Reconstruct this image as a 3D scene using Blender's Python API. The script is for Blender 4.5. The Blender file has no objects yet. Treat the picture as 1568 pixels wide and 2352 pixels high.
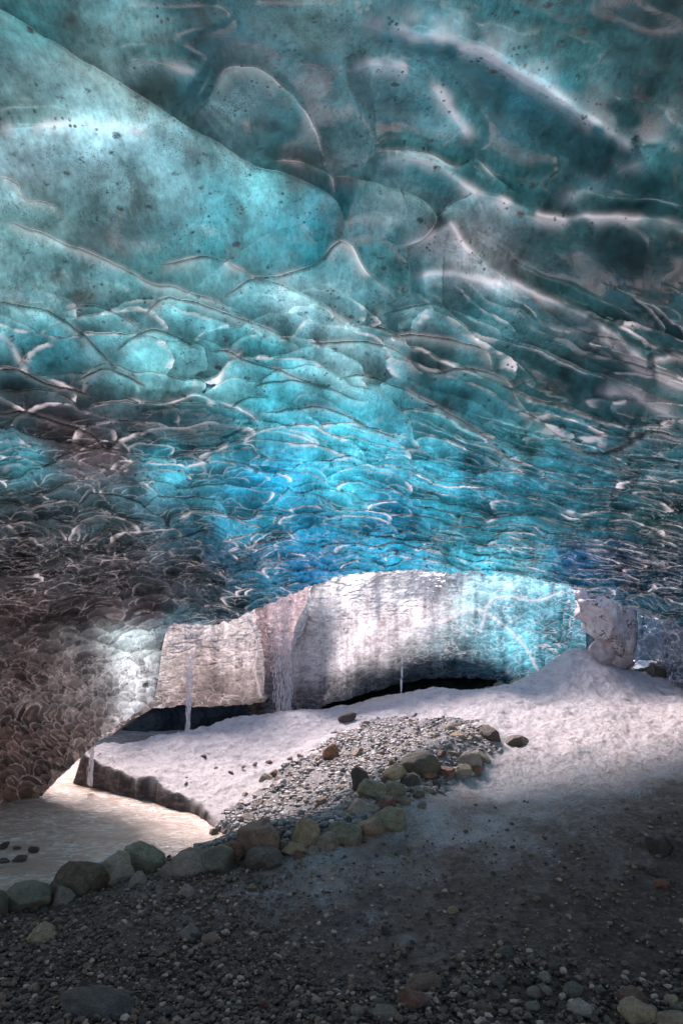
import bpy, math, random
import numpy as np
R = math.radians
rng = np.random.default_rng(7)
random.seed(7)
scene = bpy.context.scene
COL = scene.collection

# ------------------------------------------------------------------ camera
PITCH = R(11.7); F = 1568.0; W, H = 1568.0, 2352.0      # plate units used to measure the place
cam_d = bpy.data.cameras.new('camera'); cam = bpy.data.objects.new('camera', cam_d); COL.objects.link(cam)
cam_d.sensor_fit = 'VERTICAL'; cam_d.sensor_height = 36; cam_d.lens = 24; cam_d.clip_start = 0.05; cam_d.clip_end = 2000
cam.location = (0, 0, 0); cam.rotation_euler = (math.pi/2 + PITCH, 0, 0)
scene.camera = cam
# ------------------------------------------------------------------ world, sun, exposure
SUN_EL, SUN_AZ = R(45), R(-22)       # azimuth measured from +Y towards +X
w = bpy.data.worlds.new('World'); scene.world = w; w.use_nodes = True
nt = w.node_tree; nt.nodes.clear()
sky = nt.nodes.new('ShaderNodeTexSky'); sky.sky_type = 'NISHITA'; sky.sun_disc = False
sky.sun_elevation = SUN_EL; sky.sun_rotation = SUN_AZ; sky.air_density = 1.0; sky.dust_density = 1.5; sky.ozone_density = 1.0
bg = nt.nodes.new('ShaderNodeBackground'); bg.inputs[1].default_value = 0.15
wo = nt.nodes.new('ShaderNodeOutputWorld')
nt.links.new(sky.outputs[0], bg.inputs[0]); nt.links.new(bg.outputs[0], wo.inputs[0])
sd = bpy.data.lights.new('sun', 'SUN'); sun = bpy.data.objects.new('sun', sd); COL.objects.link(sun)
sd.energy = 4.6; sd.angle = R(22); sd.color = (1.0, 0.87, 0.87)
sun.rotation_euler = (math.pi/2 - SUN_EL, 0, math.pi - SUN_AZ)
sun.location = (-4, 20, 22)
scene.view_settings.view_transform = 'Standard'; scene.view_settings.look = 'None'
scene.view_settings.exposure = 0.7; scene.view_settings.gamma = 1
scene.cycles.use_denoising = True
scene.cycles.max_bounces = 8; scene.cycles.transparent_max_bounces = 8
scene.cycles.sample_clamp_indirect = 4.0
scene.cycles.caustics_reflective = False; scene.cycles.caustics_refractive = False

# ------------------------------------------------------------------ helpers
def pt(px, py, Y):
    """world point on the sight line of plate position px,py at forward distance Y"""
    px = np.asarray(px, float); py = np.asarray(py, float)
    dx = (px - W/2)/F; dy = (H/2 - py)/F
    fy = math.cos(PITCH) - dy*math.sin(PITCH); fz = math.sin(PITCH) + dy*math.cos(PITCH)
    return np.stack([dx/fy*Y, np.ones_like(dx)*Y, fz/fy*Y], -1)

def smooth(x, a, b):
    t = np.clip((x - a)/(b - a), 0, 1); return t*t*(3 - 2*t)

class TPS:
    def __init__(s, P, v, lam=1e-4):
        P = np.asarray(P, float); v = np.asarray(v, float); s.P = P; n = len(P)
        K = s.k(P, P) + lam*np.eye(n); A = np.hstack([np.ones((n, 1)), P])
        M = np.block([[K, A], [A.T, np.zeros((A.shape[1], A.shape[1]))]])
        s.c = np.linalg.solve(M, np.concatenate([v, np.zeros(A.shape[1])]))
    @staticmethod
    def k(A, B):
        r2 = ((A[:, None] - B[None])**2).sum(-1); return .5*r2*np.log(r2 + 1e-12)
    def __call__(s, X):
        X = np.asarray(X, float); sh = X.shape[:-1]; X = X.reshape(-1, X.shape[-1]); out = np.empty(len(X)); n = len(s.P)
        for i in range(0, len(X), 60000):
            Q = X[i:i+60000]
            out[i:i+60000] = s.k(Q, s.P) @ s.c[:n] + s.c[n] + Q @ s.c[n+1:]
        return out.reshape(sh)

def h2(i, j, seed):
    n = (i.astype(np.int64)*374761393 + j.astype(np.int64)*668265263 + seed*1274126177) & 0xffffffff
    n = ((n ^ (n >> 13))*1274126177) & 0xffffffff
    n = ((n ^ (n >> 15))*2246822519) & 0xffffffff
    return ((n ^ (n >> 16)) & 0xffffff)/float(0xffffff)

def vnoise(x, y, seed=0):
    i = np.floor(x); j = np.floor(y); u = x - i; v = y - j; i = i.astype(np.int64); j = j.astype(np.int64)
    u = u*u*u*(u*(u*6-15)+10); v = v*v*v*(v*(v*6-15)+10)
    a = h2(i, j, seed); b = h2(i+1, j, seed); c = h2(i, j+1, seed); d = h2(i+1, j+1, seed)
    return (a*(1-u)+b*u)*(1-v) + (c*(1-u)+d*u)*v

def fbm(x, y, o=4, seed=0):
    s = 0; a = .5; t = 0
    for k in range(o):
        s = s + a*vnoise(x*2**k + 17.3*k, y*2**k - 9.1*k, seed+k); t += a; a *= .5
    return s/t*2 - 1

def grid_mesh(name, P, mat, colors=None, fl=None, keep=None, smooth_sh=True, bn=None, fn=None):
    if bn is not None and fn is None: fn = form_normals(P)
    """P: (n,m,3) grid"""
    n, m = P.shape[:2]
    idx = np.arange(n*m).reshape(n, m)
    q = np.stack([idx[:-1, :-1], idx[1:, :-1], idx[1:, 1:], idx[:-1, 1:]], -1).reshape(-1, 4)
    if keep is not None: q = q[keep.reshape(-1)]
    nn = np.cross(P[1:, :-1]-P[:-1, :-1], P[1:, 1:]-P[:-1, :-1])
    if np.sign((nn*P[:-1, :-1]).sum(-1)).mean() > 0: q = q[:, ::-1].copy()     # faces look into the cave
    me = bpy.data.meshes.new(name)
    V = P.reshape(-1, 3).astype(np.float32)
    me.vertices.add(len(V)); me.vertices.foreach_set('co', V.ravel())
    me.loops.add(q.size); me.loops.foreach_set('vertex_index', q.ravel().astype(np.int32))
    me.polygons.add(len(q)); me.polygons.foreach_set('loop_start', np.arange(0, q.size, 4, dtype=np.int32))
    me.update(calc_edges=True)
    me.polygons.foreach_set('use_smooth', np.full(len(q), smooth_sh))
    if colors is not None:
        a = me.attributes.new('tone', 'FLOAT_COLOR', 'POINT')
        a.data.foreach_set('color', np.concatenate([colors.reshape(-1, 3), np.ones((n*m, 1))], 1).astype(np.float32).ravel())
    for k, v in (fl or {}).items():
        a = me.attributes.new(k, 'FLOAT', 'POINT'); a.data.foreach_set('value', np.broadcast_to(v, (n, m)).astype(np.float32).ravel())
    if bn is not None:
        a = me.attributes.new('deep', 'FLOAT_VECTOR', 'POINT'); a.data.foreach_set('vector', bn.reshape(-1, 3).astype(np.float32).ravel())
        a = me.attributes.new('form', 'FLOAT_VECTOR', 'POINT'); a.data.foreach_set('vector', fn.reshape(-1, 3).astype(np.float32).ravel())
    me.validate()
    ob = bpy.data.objects.new(name, me); me.materials.append(mat); COL.objects.link(ob)
    return ob

def normals(P):
    n = np.cross(np.gradient(P, axis=0), np.gradient(P, axis=1)); n /= np.linalg.norm(n, axis=-1, keepdims=True) + 1e-12
    return n

def form_normals(P):
    q = np.cross(P[1:, :-1]-P[:-1, 1:], P[1:, 1:]-P[:-1, :-1]); L = np.linalg.norm(q, axis=-1, keepdims=True); q /= L + 1e-12
    c = P[:-1, :-1] + P[1:, 1:]; c /= np.linalg.norm(c, axis=-1, keepdims=True); f = -(q*c).sum(-1, keepdims=True)
    q *= np.sign(f); w = smooth(np.abs(f), .05, .35)*(L > 1e-9) + 1e-4
    n = np.zeros_like(P); q = q*w
    n[:-1, :-1] += q; n[1:, :-1] += q; n[:-1, 1:] += q; n[1:, 1:] += q
    m = n.copy()
    m[1:-1] = (n[:-2] + 2*n[1:-1] + n[2:]); m2 = m.copy(); m2[:, 1:-1] = m[:, :-2] + 2*m[:, 1:-1] + m[:, 2:]
    return m2/(np.linalg.norm(m2, axis=-1, keepdims=True) + 1e-12)

def tag(o, label=None, cat=None, group=None, kind=None):
    if label: o['label'] = label
    if cat: o['category'] = cat
    if group: o['group'] = group
    if kind: o['kind'] = kind
    return o

def lin(c):
    c = np.asarray(c, float)/255.; return np.where(c <= .04045, c/12.92, ((c+.055)/1.055)**2.4)

# ------------------------------------------------------------------ materials
class NT:
    def __init__(s, name):
        s.m = bpy.data.materials.new(name); s.m.use_nodes = True; s.t = s.m.node_tree; s.t.nodes.clear()
        s.out = s.n('ShaderNodeOutputMaterial')
    def n(s, t, **k):
        x = s.t.nodes.new(t)
        for a, b in k.items(): setattr(x, a, b)
        return x
    def l(s, a, b): s.t.links.new(a, b)
    def attr(s, name): return s.n('ShaderNodeAttribute', attribute_name=name)
    def coord(s, scale=(1, 1, 1), kind='Object', rot=(0, 0, 0)):
        c = s.n('ShaderNodeTexCoord'); m = s.n('ShaderNodeMapping'); m.inputs['Scale'].default_value = scale; m.inputs['Rotation'].default_value = rot
        s.l(c.outputs[kind], m.inputs[0]); return m.outputs[0]
    def noise(s, vec, scale, detail=4, rough=.55, dist=0):
        x = s.n('ShaderNodeTexNoise'); x.inputs['Scale'].default_value = scale; x.inputs['Detail'].default_value = detail
        x.inputs['Roughness'].default_value = rough; x.inputs['Distortion'].default_value = dist; s.l(vec, x.inputs['Vector']); return x.outputs['Fac']
    def voro(s, vec, scale, feature='F1', rnd=1):
        x = s.n('ShaderNodeTexVoronoi', feature=feature); x.inputs['Scale'].default_value = scale; x.inputs['Randomness'].default_value = rnd
        s.l(vec, x.inputs['Vector']); return x
    def ramp(s, fac, stops):
        x = s.n('ShaderNodeValToRGB'); e = x.color_ramp.elements
        while len(e) > len(stops): e.remove(e[-1])
        while len(e) < len(stops): e.new(1)
        for k, (p, c) in enumerate(stops):
            e[k].position = p; e[k].color = (c, c, c, 1) if isinstance(c, (int, float)) else (*c, 1)
        s.l(fac, x.inputs[0]); return x.outputs[0]
    def math(s, op, a, b=None, clamp=False):
        x = s.n('ShaderNodeMath', operation=op, use_clamp=clamp)
        for k, v in enumerate((a, b)):
            if v is None: continue
            if isinstance(v, (int, float)): x.inputs[k].default_value = v
            else: s.l(v, x.inputs[k])
        return x.outputs[0]
    def mix(s, fac, a, b, mode='MIX'):
        x = s.n('ShaderNodeMix', data_type='RGBA', blend_type=mode)
        for sock, v in ((x.inputs[0], fac), (x.inputs[6], a), (x.inputs[7], b)):
            if isinstance(v, (int, float)): sock.default_value = v
            elif isinstance(v, tuple): sock.default_value = (*v, 1)
            else: s.l(v, sock)
        return x.outputs[2]
    def bump(s, h, strength, dist, normal=None):
        x = s.n('ShaderNodeBump'); x.inputs['Strength'].default_value = strength; x.inputs['Distance'].default_value = dist
        s.l(h, x.inputs['Height'])
        if normal is not None: s.l(normal, x.inputs['Normal'])
        return x.outputs[0]

def ice_material(name, trans=.72, rough=.22, spec=1.5, speck=1.0, bump=.010, streak=1.0, keepn=.45, usef=True, mott=1.0, sed=(.012, .016, .018)):
    t = NT(name)
    tone = t.attr('tone').outputs['Color']; edge = t.attr('edge').outputs['Fac']
    co = t.coord()
    # cloudy sediment bands frozen in the ice, stretched along the flow
    c1 = t.coord((1.2, .6, .8), rot=(0, .5, .75))
    n1 = t.noise(c1, 1.5, 9, .66, .25)
    band = t.ramp(n1, [(.34, .34), (.43, .68), (.54, 1.0), (.70, 1.25)])
    n2 = t.noise(co, 4.5, 8, .72)
    band2 = t.ramp(n2, [(.33, .68), (.48, .97), (.66, 1.22)])
    col = t.mix(streak, tone, band, 'MULTIPLY')
    col = t.mix(streak*.8, col, band2, 'MULTIPLY')
    n3 = t.noise(c1, 17, 6, .75); col = t.mix(streak*.75, col, t.ramp(n3, [(.34, .6), (.5, 1.0), (.64, 1.3)]), 'MULTIPLY')
    v3 = t.voro(co, 42); s3 = t.math('MULTIPLY', t.ramp(v3.outputs['Distance'], [(.26, 1), (.34, 0)]), t.ramp(t.noise(co, 1.9, 5, .7), [(.50, 0), (.60, .8)])); col = t.mix(t.math('MULTIPLY', s3, speck), col, (.03, .05, .055))
    # edge paints pale highlights on the cusps, and white veins on the walls
    whit = t.mix(.75, tone, (.95, .86, .88))
    col = t.mix(t.math('MULTIPLY', edge, .72), col, whit)
    # specks of grit
    msk = t.ramp(t.noise(co, 1.3, 3, .6), [(.42, 0), (.58, 1)])
    v = t.voro(co, 15); sp = t.ramp(v.outputs['Distance'], [(.25, 1), (.33, 0)])
    v2 = t.voro(t.coord((1, 1.6, 1), rot=(0, .6, 0)), 3.2); sp2 = t.ramp(v2.outputs['Distance'], [(.15, 1), (.24, 0)])
    m3 = t.ramp(t.noise(co, 6, 4, .7), [(.5, 0), (.6, 1)])
    s_all = t.math('MAXIMUM', t.math('MULTIPLY', t.math('MULTIPLY', sp, msk), m3), t.math('MULTIPLY', sp2, m3))
    s_all = t.math('MULTIPLY', s_all, .85*speck)
    col = t.mix(s_all, col, sed)
    # bump
    fine = t.noise(co, 9, 5, .6); fine2 = t.noise(co, 45, 3, .6)
    b = t.bump(fine, .5, bump, t.attr('form').outputs['Vector'] if usef else None); b = t.bump(fine2, .35, bump*.12, b)
    # light that has travelled through metres of ice has lost the surface's orientation: lean on the deep normal
    tr = t.n('ShaderNodeBsdfTranslucent'); t.l(col, tr.inputs[0])
    dn = t.attr('deep').outputs['Vector']; mv = t.n('ShaderNodeMix', data_type='VECTOR'); mv.inputs[0].default_value = keepn
    t.l(dn, mv.inputs[4]); t.l(b, mv.inputs[5]); nm = t.n('ShaderNodeVectorMath', operation='NORMALIZE'); t.l(mv.outputs[1], nm.inputs[0]); t.l(nm.outputs[0], tr.inputs['Normal'])
    df = t.n('ShaderNodeBsdfDiffuse'); t.l(col, df.inputs[0]); t.l(b, df.inputs['Normal'])
    mx = t.n('ShaderNodeMixShader'); mx.inputs[0].default_value = trans; t.l(df.outputs[0], mx.inputs[1]); t.l(tr.outputs[0], mx.inputs[2])
    gl = t.n('ShaderNodeBsdfGlossy'); t.l(b, gl.inputs['Normal']); gl.inputs[0].default_value = (1, .97, .98, 1)
    t.l(t.ramp(t.noise(co, 2.5, 4, .6), [(.35, rough*.55), (.65, rough*1.5)]), gl.inputs['Roughness'])
    fr = t.n('ShaderNodeFresnel'); fr.inputs[0].default_value = spec; t.l(b, fr.inputs['Normal'])
    m2 = t.n('ShaderNodeMixShader'); t.l(fr.outputs[0], m2.inputs[0]); t.l(mx.outputs[0], m2.inputs[1]); t.l(gl.outputs[0], m2.inputs[2])
    t.l(m2.outputs[0], t.out.inputs[0])
    return t.m

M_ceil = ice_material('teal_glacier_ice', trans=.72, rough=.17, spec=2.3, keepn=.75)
M_block = ice_material('white_glacier_ice', trans=.62, rough=.2, spec=2.2, keepn=.6, speck=.8, bump=.14, streak=.75, sed=(.12, .10, .10))

# ================================================================== CAVE CEILING
CEIL = [(-700,-100,5),(-700,600,5.5),(-700,1200,6),(-700,1700,7),(-700,2000,8),
 (0,-100,4.9),(0,300,6.2),(0,600,7.2),(0,900,8),(0,1200,8.5),(0,1400,8.8),(0,1600,9.5),(0,1750,10.3),(0,1900,10.9),
 (200,1400,9.3),(200,1600,10.2),(200,1740,11.0),(350,1440,10.3),(350,1610,10.8),
 (784,-100,4.7),(784,0,5.0),(784,300,6.8),(784,600,8.3),(784,900,10),(784,1100,10.6),(784,1250,11.0),(784,1330,11.1),
 (450,1250,9.9),(450,1430,10.1),(400,900,9.0),
 (1200,300,6.8),(1200,600,8),(1200,900,9.5),(1200,1100,10.3),(1200,1250,10.9),(1200,1340,11.2),
 (1568,-100,5.0),(1568,300,6.3),(1568,600,7),(1568,900,8),(1568,1200,10),(1568,1450,11.0),
 (2300,-100,5.5),(2300,600,6),(2300,1200,7),(2300,1750,8)]
ctps = TPS([(a/1000, b/1000) for a, b, c in CEIL], [math.log(c) for a, b, c in CEIL])

# far rim of the ceiling and foot of the left wall
LIPX = [-700,-300,0,60,120,170,205,235,270,310,340,357,364,372,382,400,460,490,540,600,650,700,780,850,950,1050,1200,1300,1420,1480,1568,1800,2300]
LIPY = [2150,2010,1905,1860,1805,1755,1722,1690,1668,1640,1618,1602,1560,1490,1445,1434,1432,1438,1420,1396,1372,1350,1326,1312,1309,1316,1322,1345,1384,1405,1440,1530,1740]

def polyd(X, Y, pts):
    """signed distance (positive on right-hand side in plate space), and position 0..1 along"""
    pts = np.asarray(pts, float); best = np.full(X.shape, 1e9); sg = np.ones(X.shape); al = np.zeros(X.shape)
    seg = np.diff(pts, axis=0); L = np.hypot(*seg.T); cum = np.concatenate([[0], np.cumsum(L)]); tot = cum[-1]
    for k in range(len(seg)):
        ax, ay = pts[k]; dx, dy = seg[k]; t = np.clip(((X-ax)*dx + (Y-ay)*dy)/(L[k]**2), 0, 1)
        qx = X - ax - t*dx; qy = Y - ay - t*dy; d = np.hypot(qx, qy)
        s = np.sign(dx*qy - dy*qx); m = d < best - 1e-6
        best = np.where(m, d, best); sg = np.where(m, s, sg); al = np.where(m, (cum[k] + t*L[k])/tot, al)
    return best*sg, al

def spline(p, n=6):
    p = np.asarray(p, float); q = np.vstack([2*p[0]-p[1], p, 2*p[-1]-p[-2]]); out = []
    for i in range(1, len(q)-2):
        for t in np.linspace(0, 1, n, endpoint=False):
            a, b, c, d = q[i-1:i+3]
            out.append(.5*((2*b)+(-a+c)*t+(2*a-5*b+4*c-d)*t*t+(-a+3*b-3*c+d)*t**3))
    out.append(p[-1]); return np.array(out)

# folds of the ceiling: (points, depth step as a fraction of distance, soft width near side, width far side, painted rim highlight)
FOLDS = [
 ([(-160,-80),(0,22),(200,140),(405,275),(500,328),(580,378),(680,408),(760,450),(788,500),(785,545),(750,585)], .085, 230, 3, .15),
 ([(320,612),(400,600),(470,588),(540,612),(585,637),(640,632),(700,615),(740,588),(765,560),(785,553),(812,572),(845,625),(910,690)], .05, 85, 4, .8),
 ([(-20,505),(60,520),(180,570),(260,600),(330,640),(420,665),(500,690),(560,722)], .035, 70, 4, .6),
 ([(500,690),(540,668),(585,640),(640,650),(720,682),(790,730),(850,775)], .045, 80, 4, .7),
 ([(262,812),(300,780),(350,757),(400,768),(470,806)], .05, 70, 4, .8),
 ([(318,748),(345,705),(375,680),(430,688),(480,703),(560,730),(640,762),(712,822)], .045, 80, 4, .6),
 ([(130,716),(200,698),(260,714),(330,762)], .03, 50, 5, .6),
 ([(-20,688),(60,700),(130,722),(200,772),(250,830),(266,872)], .045, 90, 5, .4),
 ([(468,805),(520,802),(560,824),(640,850),(720,880),(790,902)], .035, 45, 4, .9),
 ([(600,985),(585,962),(560,945),(520,930),(480,918),(440,912),(400,920),(340,927),(270,906)], .075, 40, 3, 1),
 ([(700,790),(760,783),(830,779),(900,798),(940,830),(975,862)], .045, 60, 4, .9),
 ([(600,375),(660,368),(710,378),(760,402),(768,446)], .03, 45, 5, .8),
 ([(415,276),(470,240),(500,190),(520,160),(560,152),(602,162),(650,200),(692,244),(722,300),(750,375)], .055, 110, 5, .5),
 ([(760,402),(830,415),(900,430),(960,455),(1000,488),(998,515),(968,550),(930,566),(880,548)], .045, 80, 5, .7),
 ([(800,52),(900,74),(960,92),(1040,108),(1120,135),(1200,182),(1290,238),(1350,284),(1430,328),(1500,344),(1600,350)], .035, 70, 22, .7),
 ([(820,40),(1000,78),(1100,100),(1200,152),(1300,226),(1400,296),(1470,312),(1600,318)], .02, 35, 40, .25),
 ([(790,165),(860,150),(930,163),(1000,210),(1050,280),(1095,355)], .03, 90, 15, .6),
 ([(838,378),(870,350),(920,345),(980,352),(1040,378),(1090,364),(1130,400),(1195,455)], .03, 40, 6, .6),
 ([(848,402),(900,365),(960,370),(1030,400),(1082,436),(1130,452),(1200,482),(1290,501),(1400,498),(1500,505),(1600,525)], .04, 90, 10, .6),
 ([(1000,492),(1045,458),(1085,436)], .02, 40, 6, .5),
 ([(925,600),(960,565),(1010,530),(1035,524),(1060,560),(1095,592),(1180,655),(1260,690),(1330,720),(1390,760),(1432,800),(1500,860),(1600,925)], .045, 80, 10, .6),
 ([(940,640),(1010,630),(1080,640),(1180,668)], .025, 50, 10, .7),
 ([(1350,765),(1400,790),(1470,850),(1600,905)], .02, 40, 15, .6),
 ([(880,722),(960,700),(1010,702),(1060,742),(1104,788)], .03, 60, 5, .5),
 ([(860,772),(930,765),(1000,771),(1060,786),(1112,802),(1132,862)], .035, 60, 4, .7),
 ([(975,862),(1040,845),(1100,850),(1160,872),(1190,922),(1215,960)], .03, 60, 4, .6),
 ([(960,925),(1030,945),(1100,990),(1160,1050),(1215,1065)], .04, 60, 5, .6),
 ([(1160,938),(1230,960),(1280,1000),(1350,1040),(1430,1022),(1490,990),(1600,1012)], .03, 60, 5, .5),
 ([(1360,900),(1430,905),(1500,935),(1600,985)], .02, 40, 18, .6),
 ([(1180,720),(1280,760),(1350,762),(1400,765)], .015, 60, 8, .3),
 ([(1480,830),(1540,822),(1610,840)], .02, 40, 8, .6),
 ([(1280,480),(1330,440),(1400,400),(1450,385),(1520,350)], .02, 70, 20, .4),
 ([(-20,300),(80,292),(180,288),(300,300),(370,330)], .02, 90, 14, .5),
 ([(-20,402),(40,420),(60,458),(120,470),(150,500)], .03, 60, 6, .5),
 ([(270,165),(330,150),(420,165),(470,190)], .02, 60, 12, .4),
 ([(-20,760),(20,790),(60,850)], .02, 40, 8, .4),
 ([(-20,848),(50,850),(110,880),(160,890),(215,915)], .03, 40, 5, .5),
 ([(170,880),(230,850),(280,860),(340,890)], .035, 45, 5, .7),
 ([(570,905),(600,880),(660,872),(720,880),(780,900),(850,930)], .03, 45, 4, .8),
 ([(780,870),(830,860),(900,880),(970,915),(1030,950)], .03, 45, 4, .7),
 ([(-20,950),(60,945),(120,965),(190,985),(230,1010),(262,1062)], .03, 30, 4, .3),
 ([(590,955),(650,940),(720,930),(790,950),(860,985),(930,1015)], .03, 45, 4, .7),
]
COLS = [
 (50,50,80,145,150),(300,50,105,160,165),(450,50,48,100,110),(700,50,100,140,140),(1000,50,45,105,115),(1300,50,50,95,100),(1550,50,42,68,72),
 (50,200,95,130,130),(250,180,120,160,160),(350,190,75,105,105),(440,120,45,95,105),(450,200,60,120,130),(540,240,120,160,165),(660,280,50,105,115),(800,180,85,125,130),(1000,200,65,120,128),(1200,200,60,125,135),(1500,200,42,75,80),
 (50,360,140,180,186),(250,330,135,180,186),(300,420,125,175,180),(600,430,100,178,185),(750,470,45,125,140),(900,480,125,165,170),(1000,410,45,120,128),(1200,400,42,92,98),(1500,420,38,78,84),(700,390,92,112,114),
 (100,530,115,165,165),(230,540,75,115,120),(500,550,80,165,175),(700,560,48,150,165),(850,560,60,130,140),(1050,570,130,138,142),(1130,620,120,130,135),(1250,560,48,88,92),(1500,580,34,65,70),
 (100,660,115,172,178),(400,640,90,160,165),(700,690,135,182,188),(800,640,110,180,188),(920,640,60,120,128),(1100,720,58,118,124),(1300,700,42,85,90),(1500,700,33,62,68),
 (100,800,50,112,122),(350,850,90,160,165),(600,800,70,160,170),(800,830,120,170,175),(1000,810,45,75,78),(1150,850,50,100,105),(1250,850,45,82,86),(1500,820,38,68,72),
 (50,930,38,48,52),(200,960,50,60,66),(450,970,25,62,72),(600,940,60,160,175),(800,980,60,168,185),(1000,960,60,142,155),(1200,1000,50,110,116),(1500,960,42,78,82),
 (380,965,20,55,64),(430,1000,18,50,58),(520,975,24,66,76),(550,1005,26,80,92),(380,890,110,170,176),(500,895,100,165,172),(200,1020,60,44,46),(235,1050,66,48,50),(150,985,52,44,48),(300,970,60,70,76),  # dark teal entries paint the shade of the hollow under the arch
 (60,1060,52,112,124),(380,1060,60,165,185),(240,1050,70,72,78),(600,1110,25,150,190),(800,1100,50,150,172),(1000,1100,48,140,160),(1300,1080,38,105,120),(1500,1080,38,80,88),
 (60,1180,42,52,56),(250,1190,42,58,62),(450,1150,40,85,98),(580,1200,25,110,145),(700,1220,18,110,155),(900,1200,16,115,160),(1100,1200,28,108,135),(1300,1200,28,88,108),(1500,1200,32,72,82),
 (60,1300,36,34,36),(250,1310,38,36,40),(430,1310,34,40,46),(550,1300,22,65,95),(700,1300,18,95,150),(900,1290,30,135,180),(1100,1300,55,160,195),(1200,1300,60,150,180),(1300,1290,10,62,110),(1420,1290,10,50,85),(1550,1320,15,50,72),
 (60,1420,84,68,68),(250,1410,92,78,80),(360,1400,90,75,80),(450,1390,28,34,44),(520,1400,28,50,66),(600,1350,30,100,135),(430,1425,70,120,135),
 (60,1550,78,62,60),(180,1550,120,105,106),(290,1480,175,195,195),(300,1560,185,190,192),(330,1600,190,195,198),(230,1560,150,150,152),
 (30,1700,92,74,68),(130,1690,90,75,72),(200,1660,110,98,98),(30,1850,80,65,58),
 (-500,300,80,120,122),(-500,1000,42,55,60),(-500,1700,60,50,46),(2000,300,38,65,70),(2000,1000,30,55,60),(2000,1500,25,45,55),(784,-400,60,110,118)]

def idw(X, Y, tab, p=3.2, soft=40):
    out = np.zeros(X.shape + (3,)); wt = np.zeros(X.shape)
    for x, y, r, g, b in tab:
        wgt = 1/((X-x)**2 + ((Y-y)*1.25)**2 + soft**2)**(p/2)
        out += wgt[..., None]*lin((r, g, b)); wt += wgt
    return out/wt[..., None]

def scales(a, b, seed, jit=.5, rmin=.45, rmax=1.25):
    """overlapping cups: cell lower in the plate laps over the one above"""
    ia = np.floor(a).astype(np.int64); ib = np.floor(b).astype(np.int64)
    best = np.full(a.shape, -1e9); val = np.zeros(a.shape); edge = np.zeros(a.shape); rid = np.zeros(a.shape)
    for dj in (-1, 0, 1, 2):
        for di in (-2, -1, 0, 1, 2):
            i = ia+di; j = ib+dj
            cx = i + .5 + .5*(j & 1) + (h2(i, j, seed)-.5)*2*jit; cy = j + .5 + (h2(i, j, seed+1)-.5)*2*jit
            Rr = rmin + (rmax-rmin)*h2(i, j, seed+2) + .05
            tilt = (h2(i, j, seed+5)-.5)*1.6
            dx = a-cx; dy = b-cy; dyy = dy + tilt*dx*.5
            d = np.sqrt(dx*dx*.9 + dyy*dyy*np.where(dyy < 0, 1.0, .45))/Rr
            pr = cy + (h2(i, j, seed+3)-.5)*.8 - 100*(d >= 1) - d*2*(d >= 1)
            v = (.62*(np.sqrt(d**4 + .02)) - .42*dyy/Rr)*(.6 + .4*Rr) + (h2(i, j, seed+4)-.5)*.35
            m = pr > best
            best = np.where(m, pr, best); val = np.where(m, v, val); edge = np.where(m, smooth(d, .84, 1.0)*(dyy < .25), edge); rid = np.where(m, h2(i, j, seed+6), rid)
    return val, edge, rid

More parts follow.
